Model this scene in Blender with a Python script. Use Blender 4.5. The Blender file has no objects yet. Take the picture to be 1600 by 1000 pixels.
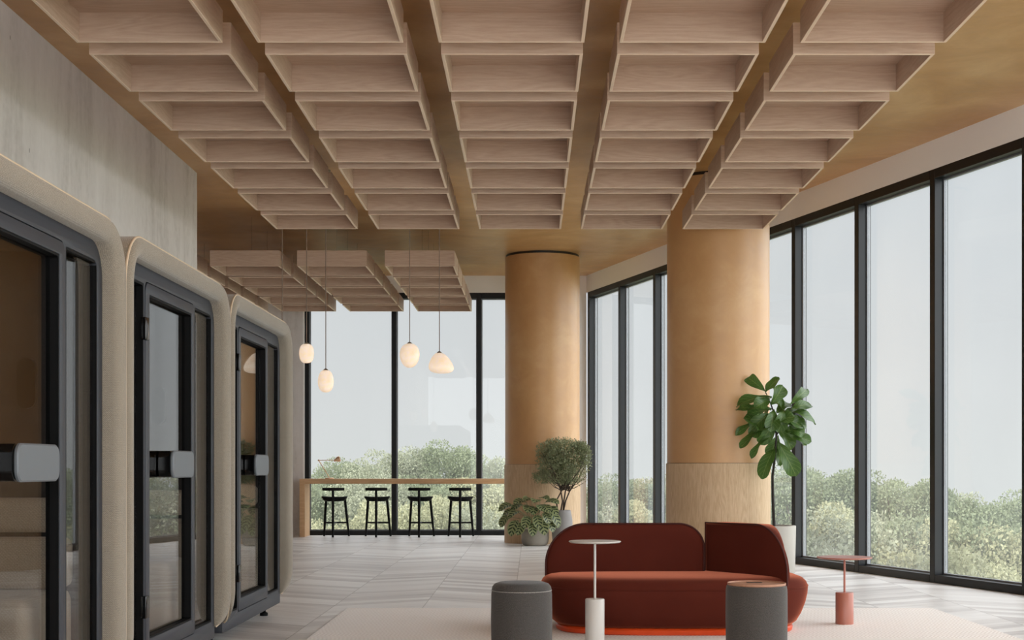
import bpy, bmesh, math, random
from mathutils import Vector, Matrix
PI = math.pi
S = bpy.context.scene
C = S.collection
random.seed(7)

# ------------------------------------------------------------------ helpers
def lin(c):
    return c / 12.92 if c <= 0.04045 else ((c + 0.055) / 1.055) ** 2.4
def col(r, g, b):
    return (lin(r / 255), lin(g / 255), lin(b / 255), 1.0)

def tag(o, label=None, cat=None, group=None, kind=None):
    if label: o['label'] = label
    if cat: o['category'] = cat
    if group: o['group'] = group
    if kind: o['kind'] = kind
    return o

def empty(name, loc, label=None, cat=None, group=None, kind=None, rz=0):
    o = bpy.data.objects.new(name, None)
    C.objects.link(o)
    o.location = loc
    o.rotation_euler = (0, 0, rz)
    o.empty_display_size = 0.1
    return tag(o, label, cat, group, kind)

def link(name, me, mat, parent=None, loc=None, smooth=True, angle=40):
    o = bpy.data.objects.new(name, me)
    C.objects.link(o)
    if mat is not None:
        if isinstance(mat, (list, tuple)):
            for m in mat: me.materials.append(m)
        else:
            me.materials.append(mat)
    if parent: o.parent = parent
    if loc is not None: o.location = loc
    if smooth:
        for p in me.polygons: p.use_smooth = True
        me.set_sharp_from_angle(angle=math.radians(angle))
    return o

def obj(name, bm, mat, parent=None, loc=None, smooth=True, angle=40, recalc=True):
    if recalc: bmesh.ops.recalc_face_normals(bm, faces=bm.faces)
    me = bpy.data.meshes.new(name)
    bm.to_mesh(me); bm.free()
    return link(name, me, mat, parent, loc, smooth, angle)

def box(bm, x0, x1, y0, y1, z0, z1, bev=0.0, seg=2):
    vs = [bm.verts.new((x, y, z)) for x in (x0, x1) for y in (y0, y1) for z in (z0, z1)]
    f = [(0,1,3,2),(4,6,7,5),(0,4,5,1),(2,3,7,6),(0,2,6,4),(1,5,7,3)]
    fs = [bm.faces.new([vs[i] for i in q]) for q in f]
    if bev > 0:
        es = set(e for g in fs for e in g.edges)
        bmesh.ops.bevel(bm, geom=list(es), offset=bev, segments=seg, affect='EDGES', profile=0.5)

def bxm(x0, x1, y0, y1, z0, z1, bev=0.0, seg=2):
    bm = bmesh.new(); box(bm, x0, x1, y0, y1, z0, z1, bev, seg)
    return bm

def tube(bm, pts, rad, n=10, cap=True, closed=False):
    pts = [Vector(p) for p in pts]
    rs = rad if isinstance(rad, (list, tuple)) else [rad] * len(pts)
    rings = []
    m = len(pts)
    prev = None
    for i, p in enumerate(pts):
        if closed:
            d = pts[(i + 1) % m] - pts[i - 1]
        else:
            d = pts[min(i + 1, m - 1)] - pts[max(i - 1, 0)]
        d.normalize()
        if prev is None:
            a = Vector((0, 0, 1)) if abs(d.z) < 0.9 else Vector((1, 0, 0))
        else:
            a = prev
        u = (a - d * a.dot(d)).normalized()
        prev = u
        v = d.cross(u)
        rings.append([bm.verts.new(p + (u * math.cos(2 * PI * k / n) + v * math.sin(2 * PI * k / n)) * rs[i]) for k in range(n)])
    rr = range(m if closed else m - 1)
    for i in rr:
        a, b = rings[i], rings[(i + 1) % m]
        for k in range(n):
            bm.faces.new((a[k], a[(k + 1) % n], b[(k + 1) % n], b[k]))
    if cap and not closed:
        bm.faces.new(rings[0][::-1]); bm.faces.new(rings[-1])

def lathe(bm, prof, n=48, c=(0, 0), off=None):
    """prof: list of (r, z); off: optional function z -> (dx, dy)"""
    rings = []
    for r, z in prof:
        dx, dy = off(z) if off else (0, 0)
        if r <= 1e-6:
            rings.append([bm.verts.new((c[0] + dx, c[1] + dy, z))])
        else:
            rings.append([bm.verts.new((c[0] + dx + r * math.cos(2 * PI * k / n), c[1] + dy + r * math.sin(2 * PI * k / n), z)) for k in range(n)])
    for a, b in zip(rings, rings[1:]):
        if len(a) == 1 and len(b) == 1: continue
        for k in range(n):
            k2 = (k + 1) % n
            if len(a) == 1: bm.faces.new((a[0], b[k], b[k2]))
            elif len(b) == 1: bm.faces.new((a[k], a[k2], b[0]))
            else: bm.faces.new((a[k], a[k2], b[k2], b[k]))

def loft(bm, rings, cap0=True, cap1=True):
    R = [[bm.verts.new(p) for p in r] for r in rings]
    n = len(R[0])
    for a, b in zip(R, R[1:]):
        for k in range(n):
            bm.faces.new((a[k], a[(k + 1) % n], b[(k + 1) % n], b[k]))
    if cap0: bm.faces.new(R[0][::-1])
    if cap1: bm.faces.new(R[-1])

def rrect(y0, y1, z0, z1, r, n=8):
    """rounded rectangle outline (list of 2D points, counter-clockwise); r = one radius or four (bl, br, tr, tl)"""
    r = r if isinstance(r, (list, tuple)) else (r,) * 4
    out = []
    for (cy, cz, a0, rr) in ((y0, z0, PI, r[0]), (y1, z0, 1.5 * PI, r[1]), (y1, z1, 0, r[2]), (y0, z1, 0.5 * PI, r[3])):
        sy = 1 if cy == y0 else -1
        sz = 1 if cz == z0 else -1
        if rr <= 0:
            out.append((cy, cz)); continue
        for k in range(n + 1):
            a = a0 + 0.5 * PI * k / n
            out.append((cy + sy * rr + rr * math.cos(a), cz + sz * rr + rr * math.sin(a)))
    return out

def plate(name, outer, holes, x0, x1, mat, parent, bev=0.0):
    """flat plate with holes: outlines in (y, z), thickness in x"""
    cu = bpy.data.curves.new(name, 'CURVE')
    cu.dimensions = '2D'; cu.fill_mode = 'BOTH'
    cu.extrude = (x1 - x0) / 2 - bev
    cu.bevel_depth = bev; cu.bevel_resolution = 1
    if bev: cu.offset = -bev
    for pl in [outer] + holes:
        sp = cu.splines.new('POLY')
        sp.points.add(len(pl) - 1)
        for q, p in zip(sp.points, pl): q.co = (p[0], p[1], 0, 1)
        sp.use_cyclic_u = True
    t = bpy.data.objects.new('tmp', cu)
    C.objects.link(t)
    dg = bpy.context.evaluated_depsgraph_get()
    me = bpy.data.meshes.new_from_object(t.evaluated_get(dg))
    bpy.data.objects.remove(t); bpy.data.curves.remove(cu)
    xm = (x0 + x1) / 2
    for v in me.vertices:
        a, b, c = v.co
        v.co = (c + xm, a, b)
    bm = bmesh.new(); bm.from_mesh(me)
    bmesh.ops.remove_doubles(bm, verts=bm.verts, dist=1e-5)
    bpy.data.meshes.remove(me)
    return obj(name, bm, mat, parent, angle=30)

def children(o):
    return [c for c in bpy.data.objects if c.parent == o]

def copy_tree(o, parent=None, kids=None):
    c = o.copy(); C.objects.link(c)
    if parent: c.parent = parent
    for ch in children(o): copy_tree(ch, c)
    return c

# ------------------------------------------------------------------ materials
class NT:
    def __init__(s, name):
        s.m = bpy.data.materials.new(name); s.m.use_nodes = True
        s.t = s.m.node_tree; s.n = s.t.nodes; s.l = s.t.links
        s.b = s.n['Principled BSDF']; s.out = s.n['Material Output']
    def node(s, t, **kw):
        n = s.n.new(t)
        for k, v in kw.items(): setattr(n, k, v)
        return n
    def lk(s, a, b): s.l.new(a, b)
    def math(s, op, a, b=None):
        n = s.node('ShaderNodeMath', operation=op)
        for i, v in enumerate((a, b)):
            if v is None: continue
            if isinstance(v, (int, float)): n.inputs[i].default_value = v
            else: s.lk(v, n.inputs[i])
        return n.outputs[0]
    def coords(s, scale=(1, 1, 1), kind='Object'):
        tc = s.node('ShaderNodeTexCoord'); mp = s.node('ShaderNodeMapping')
        mp.inputs['Scale'].default_value = scale
        s.lk(tc.outputs[kind], mp.inputs[0])
        return mp.outputs[0]
    def noise(s, vec, scale, detail=4, rough=0.55, dist=0.0):
        n = s.node('ShaderNodeTexNoise')
        n.inputs['Scale'].default_value = scale; n.inputs['Detail'].default_value = detail
        n.inputs['Roughness'].default_value = rough; n.inputs['Distortion'].default_value = dist
        s.lk(vec, n.inputs['Vector'])
        return n.outputs[0]
    def ramp(s, fac, stops):
        n = s.node('ShaderNodeValToRGB')
        e = n.color_ramp.elements
        while len(e) < len(stops): e.new(0.5)
        for q, (p, c) in zip(e, stops): q.position = p; q.color = c
        s.lk(fac, n.inputs[0])
        return n.outputs[0]
    def mix(s, fac, a, b, mode='MIX'):
        n = s.node('ShaderNodeMix', data_type='RGBA', blend_type=mode)
        for i, v in ((0, fac), (6, a), (7, b)):
            if isinstance(v, (int, float)): n.inputs[i].default_value = v
            elif isinstance(v, tuple): n.inputs[i].default_value = v
            else: s.lk(v, n.inputs[i])
        return n.outputs[2]
    def bump(s, h, strength, dist=0.01):
        n = s.node('ShaderNodeBump')
        n.inputs['Strength'].default_value = strength; n.inputs['Distance'].default_value = dist
        s.lk(h, n.inputs['Height']); s.lk(n.outputs[0], s.b.inputs['Normal'])
    def base(s, c):
        if isinstance(c, tuple): s.b.inputs['Base Color'].default_value = c
        else: s.lk(c, s.b.inputs['Base Color'])
    def set(s, rough=0.5, metal=0.0, spec=0.5, sheen=0.0):
        s.b.inputs['Roughness'].default_value = rough; s.b.inputs['Metallic'].default_value = metal
        s.b.inputs['Specular IOR Level'].default_value = spec
        s.b.inputs['Sheen Weight'].default_value = sheen

def m_plain(name, c, rough=0.5, metal=0.0, spec=0.5, var=0.06, scale=12, bump=0.0):
    t = NT(name); v = t.coords()
    n = t.noise(v, scale)
    c2 = tuple(max(0, x * (1 - var * 2)) for x in c[:3]) + (1,)
    t.base(t.mix(n, c2, c)); t.set(rough, metal, spec)
    if bump: t.bump(n, bump)
    return t.m

def m_wood(name, light, dark, axis='x', rough=0.55, scale=1.0, contrast=(0.36, 0.66), ring=1.0):
    t = NT(name)
    st = {'x': (0.9, 9, 9), 'y': (9, 0.9, 9), 'z': (9, 9, 0.9)}[axis]
    v = t.coords(tuple(q * scale for q in st))
    oi = t.node('ShaderNodeObjectInfo')
    av = t.node('ShaderNodeVectorMath', operation='ADD')
    sc = t.node('ShaderNodeVectorMath', operation='SCALE'); sc.inputs['Scale'].default_value = 37.0
    cb = t.node('ShaderNodeCombineXYZ')
    for i in range(3): t.lk(oi.outputs['Random'], cb.inputs[i])
    t.lk(cb.outputs[0], sc.inputs[0]); t.lk(v, av.inputs[0]); t.lk(sc.outputs[0], av.inputs[1])
    v = av.outputs[0]
    big = t.noise(v, 0.55, 3, 0.5, 0.3)
    w = t.math('FRACT', t.math('MULTIPLY', big, 16.0 * ring))
    w = t.math('ABSOLUTE', t.math('SUBTRACT', w, 0.5))
    fine = t.noise(v, 11.0, 5, 0.7)
    s = t.math('ADD', t.math('MULTIPLY', w, 0.45), t.math('MULTIPLY', fine, 0.75))
    t.base(t.ramp(s, [(contrast[0], dark), (contrast[1], light)]))
    t.set(rough, 0, 0.35); t.bump(fine, 0.08, 0.004)
    return t.m

def m_fabric(name, c1, c2, scale=260, rough=0.95, sheen=0.3, bump=0.35):
    t = NT(name)
    tc = t.node('ShaderNodeTexCoord')
    w1 = t.node('ShaderNodeTexWave', bands_direction='Z'); w2 = t.node('ShaderNodeTexWave', bands_direction='DIAGONAL')
    for w in (w1, w2):
        w.inputs['Scale'].default_value = scale / 6; w.inputs['Distortion'].default_value = 4.0
        w.inputs['Detail'].default_value = 1; w.inputs['Detail Scale'].default_value = 3
        t.lk(tc.outputs['Object'], w.inputs[0])
    n = t.noise(tc.outputs['Object'], scale, 3, 0.7)
    n2 = t.noise(tc.outputs['Object'], 3.0, 2)
    h = t.math('ADD', t.math('MULTIPLY', t.math('MULTIPLY', w1.outputs[1], w2.outputs[1]), 0.45), t.math('MULTIPLY', n, 0.75))
    h2 = t.math('ADD', h, t.math('MULTIPLY', n2, 0.12))
    t.base(t.ramp(h2, [(0.3, c2), (0.78, c1)]))
    t.set(rough, 0, 0.15, sheen); t.bump(h, bump, 0.002)
    return t.m

def m_glass(name, tint=(0.97, 0.98, 0.98, 1), ior=1.45, haze=0.0):
    t = NT(name)
    tr = t.node('ShaderNodeBsdfTransparent'); tr.inputs[0].default_value = tint
    gl = t.node('ShaderNodeBsdfGlossy'); gl.inputs['Roughness'].default_value = 0.0
    lw = t.node('ShaderNodeLayerWeight'); lw.inputs['Blend'].default_value = 0.5
    r0 = ((ior - 1) / (ior + 1)) ** 2
    f5 = t.math('ADD', t.math('MULTIPLY', t.math('POWER', lw.outputs['Facing'], 5.0), 1 - r0), r0)
    mx = t.node('ShaderNodeMixShader')
    t.lk(f5, mx.inputs[0]); t.lk(tr.outputs[0], mx.inputs[1]); t.lk(gl.outputs[0], mx.inputs[2])
    res = mx.outputs[0]
    if haze:  # outdoor haze painted into the pane as a milky veil
        df = t.node('ShaderNodeBsdfTranslucent'); df.inputs[0].default_value = (0.9, 0.92, 0.93, 1)
        n = t.noise(t.coords((1, 1, 0.5)), 1.3, 3)
        f = t.math('MULTIPLY', t.math('ADD', n, 0.4), haze)
        m2 = t.node('ShaderNodeMixShader')
        t.lk(f, m2.inputs[0]); t.lk(res, m2.inputs[1]); t.lk(df.outputs[0], m2.inputs[2])
        res = m2.outputs[0]
    t.lk(res, t.out.inputs[0])
    return t.m

def m_plaster(name, a, b, c, scale=1.2, rough=0.36, spec=0.6):
    t = NT(name); v = t.coords(kind='Object')
    n1 = t.noise(v, scale, 6, 0.62, 0.6); n2 = t.noise(v, scale * 5, 5, 0.7, 1.2)
    s = t.math('ADD', t.math('MULTIPLY', n1, 0.75), t.math('MULTIPLY', n2, 0.28))
    t.base(t.ramp(s, [(0.34, a), (0.52, b), (0.7, c)]))
    t.set(rough, 0, spec)
    r = t.math('ADD', t.math('MULTIPLY', n2, 0.35), rough - 0.15)
    t.lk(r, t.b.inputs['Roughness'])
    t.bump(n2, 0.06, 0.01)
    return t.m

def m_concrete(name, light, mid, dark):
    t = NT(name)
    v = t.coords((1, 1, 0.28)); v0 = t.coords()
    n1 = t.noise(v, 0.9, 7, 0.65, 0.8)
    n2 = t.noise(t.coords((2.4, 2.4, 0.3)), 1.6, 6, 0.72, 0.4)
    n3 = t.noise(v0, 14, 4, 0.6)
    s = t.math('ADD', t.math('ADD', t.math('MULTIPLY', n1, 0.55), t.math('MULTIPLY', n2, 0.30)), t.math('MULTIPLY', n3, 0.14))
    c = t.ramp(s, [(0.36, dark), (0.5, mid), (0.68, light)])
    vo = t.node('ShaderNodeTexVoronoi'); vo.inputs['Scale'].default_value = 3.2
    t.lk(t.coords((1, 1, 0.6)), vo.inputs['Vector'])
    hole = t.math('LESS_THAN', vo.outputs['Distance'], 0.035)
    c = t.mix(t.math('MULTIPLY', hole, 0.5), c, col(70, 66, 60))
    t.base(c); t.set(0.75, 0, 0.35); t.bump(n3, 0.1, 0.01)
    return t.m

def m_floor():
    t = NT('pale_chevron_oak')
    tc = t.node('ShaderNodeTexCoord'); sp = t.node('ShaderNodeSeparateXYZ')
    t.lk(tc.outputs['Object'], sp.inputs[0])
    W = 0.716
    u = t.math('DIVIDE', t.math('ADD', sp.outputs[0], 1.57 + W * 20), W)
    k = t.math('FLOOR', u); f = t.math('FRACT', u)
    sgn = t.math('SUBTRACT', t.math('MULTIPLY', t.math('MODULO', k, 2.0), 2.0), 1.0)
    q = t.math('MULTIPLY', t.math('MULTIPLY', f, sgn), W * 0.62)
    vv = t.math('DIVIDE', t.math('ADD', t.math('ADD', sp.outputs[1], q), 100.0), 0.185)
    pid = t.math('FLOOR', vv); pf = t.math('FRACT', vv)
    wn = t.node('ShaderNodeTexWhiteNoise', noise_dimensions='2D')
    cb = t.node('ShaderNodeCombineXYZ'); t.lk(k, cb.inputs[0]); t.lk(pid, cb.inputs[1])
    t.lk(cb.outputs[0], wn.inputs['Vector'])
    # grain runs along the slanted plank
    cg = t.node('ShaderNodeCombineXYZ')
    t.lk(t.math('ADD', t.math('MULTIPLY', f, 0.9), t.math('MULTIPLY', k, 5.3)), cg.inputs[0])
    t.lk(t.math('MULTIPLY', vv, 2.2), cg.inputs[1])
    t.lk(t.math('MULTIPLY', wn.outputs['Value'], 3.0), cg.inputs[2])
    g1 = t.noise(cg.outputs[0], 1.0, 4, 0.6, 0.4); g2 = t.noise(cg.outputs[0], 5.0, 3, 0.6)
    s = t.math('ADD', t.math('ADD', t.math('MULTIPLY', g1, 0.5), t.math('MULTIPLY', g2, 0.2)), t.math('MULTIPLY', wn.outputs['Value'], 0.3))
    c = t.ramp(s, [(0.31, col(188, 182, 178)), (0.5, col(224, 220, 216)), (0.68, col(240, 238, 235))])
    seam = t.math('MAXIMUM', t.math('GREATER_THAN', t.math('ABSOLUTE', t.math('SUBTRACT', f, 0.5)), 0.4945),
                  t.math('MULTIPLY', t.math('GREATER_THAN', t.math('ABSOLUTE', t.math('SUBTRACT', pf, 0.5)), 0.488), 0.35))
    c = t.mix(t.math('MULTIPLY', seam, 0.5), c, col(110, 98, 88))
    t.base(c); t.set(0.36, 0, 0.5)
    t.lk(t.math('ADD', t.math('MULTIPLY', g2, 0.2), 0.27), t.b.inputs['Roughness'])
    return t.m

def m_rug():
    t = NT('woven_rug')
    tc = t.node('ShaderNodeTexCoord')
    sp = t.node('ShaderNodeSeparateXYZ'); t.lk(tc.outputs['Object'], sp.inputs[0])
    # herringbone ribs
    zig = t.math('ABSOLUTE', t.math('SUBTRACT', t.math('FRACT', t.math('MULTIPLY', sp.outputs[1], 4.0)), 0.5))
    a = t.math('ADD', t.math('MULTIPLY', sp.outputs[0], 38.0), t.math('MULTIPLY', zig, 5.0))
    r = t.math('ABSOLUTE', t.math('SUBTRACT', t.math('FRACT', a), 0.5))
    n = t.noise(tc.outputs['Object'], 120, 3)
    s = t.math('ADD', t.math('MULTIPLY', r, 1.1), t.math('MULTIPLY', n, 0.4))
    t.base(t.ramp(s, [(0.22, col(218, 208, 199)), (0.55, col(248, 242, 236))]))
    t.set(0.95, 0, 0.1, 0.2); t.bump(s, 0.3, 0.004)
    return t.m

def m_leaf(name, a, b, trans=0.35, rough=0.5, scale=6.0):
    t = NT(name)
    oi = t.node('ShaderNodeObjectInfo')
    n = t.noise(t.coords(), scale, 3)
    c = t.mix(n, a, b)
    t.base(c); t.set(rough, 0, 0.3)
    tl = t.node('ShaderNodeBsdfTranslucent'); t.lk(c, tl.inputs[0])
    mx = t.node('ShaderNodeMixShader'); mx.inputs[0].default_value = trans
    t.lk(t.b.outputs[0], mx.inputs[1]); t.lk(tl.outputs[0], mx.inputs[2])
    t.lk(mx.outputs[0], t.out.inputs[0])
    return t.m

def m_veined(name, dark, light, stripes=False):
    """leaf with midrib and side veins, from the leaf's UV (u across -1..1 as 0..1, v along)"""
    t = NT(name)
    uv = t.node('ShaderNodeUVMap'); uv.uv_map = 'leaf'
    sp = t.node('ShaderNodeSeparateXYZ'); t.lk(uv.outputs[0], sp.inputs[0])
    au = t.math('ABSOLUTE', t.math('SUBTRACT', sp.outputs[0], 0.5))
    if stripes:
        w = t.math('FRACT', t.math('MULTIPLY', t.math('SUBTRACT', sp.outputs[1], t.math('MULTIPLY', au, 0.45)), 5.0))
        d = t.math('ABSOLUTE', t.math('SUBTRACT', w, 0.5))
        st = t.math('GREATER_THAN', d, 0.24)
        edge = t.math('GREATER_THAN', au, 0.40)
        mid = t.math('LESS_THAN', au, 0.03)
        f = t.math('MINIMUM', t.math('ADD', t.math('MAXIMUM', st, mid), edge), 1.0)
        c = t.mix(f, dark, light)
    else:
        w = t.math('FRACT', t.math('MULTIPLY', t.math('SUBTRACT', sp.outputs[1], t.math('MULTIPLY', au, 0.6)), 7.0))
        vein = t.math('LESS_THAN', w, 0.1)
        mid = t.math('LESS_THAN', au, 0.025)
        f = t.math('MULTIPLY', t.math('MAXIMUM', vein, mid), 0.55)
        n = t.noise(t.coords(), 7.0, 2)
        c = t.mix(f, t.mix(n, dark, tuple(x * 1.8 for x in dark[:3]) + (1,)), light)
    t.base(c); t.set(0.38, 0, 0.5)
    tl = t.node('ShaderNodeBsdfTranslucent'); t.lk(c, tl.inputs[0])
    mx = t.node('ShaderNodeMixShader'); mx.inputs[0].default_value = 0.25
    t.lk(t.b.outputs[0], mx.inputs[1]); t.lk(tl.outputs[0], mx.inputs[2])
    t.lk(mx.outputs[0], t.out.inputs[0])
    return t.m

def m_velvet(name, c, dark):
    t = NT(name)
    n = t.noise(t.coords(), 2.2, 3); n2 = t.noise(t.coords(), 420, 2)
    t.base(t.mix(n, dark, c)); t.set(0.85, 0, 0.08, 1.0)
    t.b.inputs['Sheen Roughness'].default_value = 0.3
    t.b.inputs['Sheen Tint'].default_value = col(250, 148, 114)
    t.bump(n2, 0.2, 0.001)
    return t.m

M = {}
M['oak_x'] = m_wood('whitewashed_oak_x', col(204, 179, 159), col(180, 152, 131), 'x', contrast=(0.22, 0.85))
M['oak_y'] = m_wood('whitewashed_oak_y', col(204, 179, 159), col(180, 152, 131), 'y', contrast=(0.22, 0.85))
M['oak_lip_lit'] = m_plain('oak_lip_highlight', col(236, 212, 188), 0.5, var=0.03, scale=30)  # paler oak paints the light caught along the boxes' bottom lips
M['clad'] = m_wood('column_oak_cladding', col(214, 186, 152), col(176, 145, 110), 'z', scale=1.2, contrast=(0.2, 0.85))
M['counter'] = m_wood('counter_oak', col(222, 184, 142), col(196, 154, 112), 'x', contrast=(0.2, 0.85))
M['tray'] = m_wood('tray_walnut', col(190, 146, 120), col(160, 116, 92), 'x', contrast=(0.2, 0.85))
M['gold'] = m_plaster('ochre_plaster', col(180, 134, 84), col(198, 153, 102), col(216, 178, 130))
M['goldcol'] = m_plaster('ochre_column_plaster', col(184, 136, 84), col(194, 147, 94), col(206, 164, 114), scale=0.8, rough=0.40, spec=0.8)
M['conc'] = m_concrete('board_concrete', col(232, 228, 225), col(216, 211, 207), col(186, 180, 174))
M['white'] = m_plain('white_paint', col(244, 242, 240), 0.8, var=0.01, scale=3)
M['frame'] = m_plain('anthracite_metal', col(19, 21, 24), 0.42, 0.0, 0.35, var=0.05)
M['bead'] = m_plain('aluminium_bead', col(128, 130, 134), 0.4, 0.3, 0.5, var=0.03)
M['podframe'] = m_plain('grey_powder_coat', col(54, 57, 64), 0.45, 0.0, 0.35, var=0.04)
M['black'] = m_plain('black_gasket', col(9, 9, 10), 0.6, 0.0, 0.15, var=0.05)
M['gloss'] = m_plain('black_gloss', col(10, 10, 11), 0.12, var=0.02)
M['plate'] = m_plain('grey_handle_plate', col(104, 110, 116), 0.4, 0.0, 0.5, var=0.03)
M['glass'] = m_glass('window_glass', (0.98, 0.985, 0.985, 1), 1.35, haze=0.042)
M['podglass'] = m_glass('booth_glass', (0.80, 0.80, 0.80, 1), 1.5)
M['shell'] = m_fabric('beige_shell_fabric', col(172, 163, 148), col(106, 98, 87), 420)
M['seam'] = m_plain('beige_piping', col(214, 194, 168), 0.8, var=0.04)
M['felt'] = m_fabric('brown_felt', col(100, 92, 86), col(68, 62, 58), 420, sheen=0.1)
M['felt_floor'] = m_fabric('booth_carpet', col(110, 100, 94), col(72, 66, 62), 200, sheen=0.1)
M['bench'] = m_fabric('beige_bench_fabric', col(226, 213, 193), col(188, 172, 150), 260, sheen=0.2, bump=0.2)
M['pill'] = m_plain('dark_panel', col(40, 32, 27), 0.4, var=0.04)
M['velvet'] = m_velvet('rust_velvet', col(96, 43, 32), col(78, 31, 23))
M['piping'] = m_plain('dark_rust_piping', col(70, 26, 18), 0.8, var=0.05)
M['orange'] = m_plain('orange_plinth', col(222, 78, 30), 0.35, var=0.03)
M['pouf'] = m_fabric('grey_pouf_fabric', col(96, 93, 90), col(56, 54, 52), 420, sheen=0.2)
M['pale_fab'] = m_fabric('pale_grey_fabric', col(170, 166, 160), col(120, 117, 112), 210)
M['wtable'] = m_plain('white_lacquer', col(208, 205, 200), 0.4, var=0.01)
M['ptable'] = m_plain('terracotta_lacquer', col(178, 112, 94), 0.35, var=0.02)
M['stool'] = m_plain('black_stool_wood', col(8, 8, 9), 0.6, 0.0, 0.2, var=0.08)
M['copper'] = m_plain('copper', col(236, 196, 160), 0.4, 0.15, var=0.05)
M['potc'] = m_plain('concrete_pot', col(186, 181, 172), 0.75, var=0.08, scale=9, bump=0.08)
M['pots'] = m_plain('stone_pot', col(152, 144, 132), 0.7, var=0.06, scale=20, bump=0.06)
M['potg'] = m_plain('grey_pot', col(134, 130, 127), 0.65, var=0.05)
M['soil'] = m_plain('soil', col(48, 38, 30), 0.95, var=0.3, scale=60, bump=0.5)
M['bark'] = m_plain('bark', col(84, 70, 58), 0.85, var=0.25, scale=40, bump=0.3)
M['darkbark'] = m_plain('dark_bark', col(46, 40, 34), 0.8, var=0.2, scale=40, bump=0.2)
M['fig'] = m_veined('fig_leaf', col(58, 86, 34), col(134, 154, 90))
M['cala'] = m_veined('calathea_leaf', col(36, 52, 32), col(142, 150, 106), True)
M['olive'] = m_leaf('small_olive_leaf', col(104, 112, 80), col(164, 168, 130), 0.3)
M['cable'] = m_plain('pendant_cable', col(120, 100, 84), 0.6, var=0.02)
M['cap'] = m_plain('pendant_cap', col(150, 140, 128), 0.4, 0.6, var=0.02)
M['floor'] = m_floor()
M['rug'] = m_rug()
M['ground'] = m_plain('grass_ground', col(120, 128, 86), 0.95, var=0.2, scale=0.4)
def m_lamp():
    t = NT('booth_lamp'); t.base((0.9, 0.85, 0.75, 1))
    t.b.inputs['Emission Color'].default_value = (1.0, 0.93, 0.84, 1); t.b.inputs['Emission Strength'].default_value = 9
    return t.m
M['lamp'] = m_lamp()
def m_pend():
    t = NT('alabaster_shade')
    n = t.noise(t.coords(), 9.0, 5, 0.6, 0.8)
    c = t.ramp(n, [(0.35, col(232, 204, 176)), (0.65, col(244, 226, 206))])
    t.base(c); t.set(0.6, 0, 0.3)
    t.lk(c, t.b.inputs['Emission Color']); t.b.inputs['Emission Strength'].default_value = 0.6
    return t.m
M['pend'] = m_pend()
TL = [m_leaf('tree_leaf_sage', col(92, 97, 76), col(176, 179, 154), 0.35, 0.6, 0.5),
      m_leaf('tree_leaf_green', col(74, 84, 60), col(154, 162, 130), 0.35, 0.6, 0.5),
      m_leaf('tree_leaf_yellow', col(108, 110, 80), col(188, 187, 152), 0.35, 0.6, 0.5)]

# ------------------------------------------------------------------ dimensions
H = 1.1                 # eye height
F = 2200.0              # focal length in pixels (1600 wide)
ZC = 4.24               # ceiling
ZW = 3.96               # window head
XL = -3.56              # left concrete wall
YB = 23.0               # far window wall
def at(px, Y): return (px - 830.0) / F * Y
def zat(py, Y): return H + (731.0 - py) / F * Y
WA = math.atan2(-0.955, 0.296)          # direction of the slanting window wall, towards the camera
def wall(s, out=0.0):                    # point on the slanting wall's inner line
    return (0.9 + 0.2961 * s + 0.9552 * out, YB - 0.9552 * s + 0.2961 * out)
YN = -2.5
SN = (YB - YN) / 0.9552

def st(o, label, cat): return tag(o, label, cat, kind='structure')

# ------------------------------------------------------------------ shell of the room
def slab(name, z0, z1, mat):
    p = [(-8.2, YN), wall(SN, 0.16), wall(0, 0.16), (0.9, YB + 0.18), (-8.2, YB + 0.18)]
    bm = bmesh.new()
    loft(bm, [[(x, y, z0) for x, y in p], [(x, y, z1) for x, y in p]])
    return obj(name, bm, mat, smooth=False)
st(slab('floor', -0.3, 0.0, M['floor']), 'pale oak floor laid in a wide chevron', 'floor')
st(slab('ceiling', ZC, ZC + 0.3, M['gold']), 'ochre plaster ceiling above the oak boxes', 'ceiling')
st(obj('wall_left', bxm(-8.2, XL, YN, 15.0, 0, ZC), M['conc'], smooth=False), 'tall concrete wall behind the booths', 'wall')
st(obj('wall_alcove', bxm(-8.2, -7.9, 15.0, YB, 0, ZC), M['conc'], smooth=False), 'concrete side wall of the far recess', 'wall')
st(obj('wall_back', bxm(-7.9, -3.72, YB - 0.04, YB + 0.18, 0, ZC), M['conc'], smooth=False), 'concrete wall between booths and far window', 'wall')
bm = bmesh.new()
box(bm, -3.72, 0.9, YB, YB + 0.18, ZW, ZC)
st(obj('trim_1', bm, M['white'], smooth=False), 'white band above the far windows', 'trim')
bm = bmesh.new()
box(bm, 0.63, 0.9, YB, YB + 0.18, 0, ZW)
st(obj('trim_2', bm, M['white'], smooth=False), 'white pier in the corner between the two window walls', 'trim')
bm = bmesh.new()
a, b, c, d = wall(0), wall(SN), wall(SN, 0.16), wall(0, 0.16)
loft(bm, [[(p[0], p[1], ZW) for p in (a, b, c, d)], [(p[0], p[1], ZC) for p in (a, b, c, d)]])
st(obj('wall_right', bm, M['white'], smooth=False), 'white band above the slanting window wall', 'wall')
bm = bmesh.new()
box(bm, -3.72, -3.70, YB - 0.03, YB + 0.12, 0, ZW)
st(obj('trim_3', bm, M['white'], smooth=False), 'thin white reveal beside the far window', 'trim')

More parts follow.
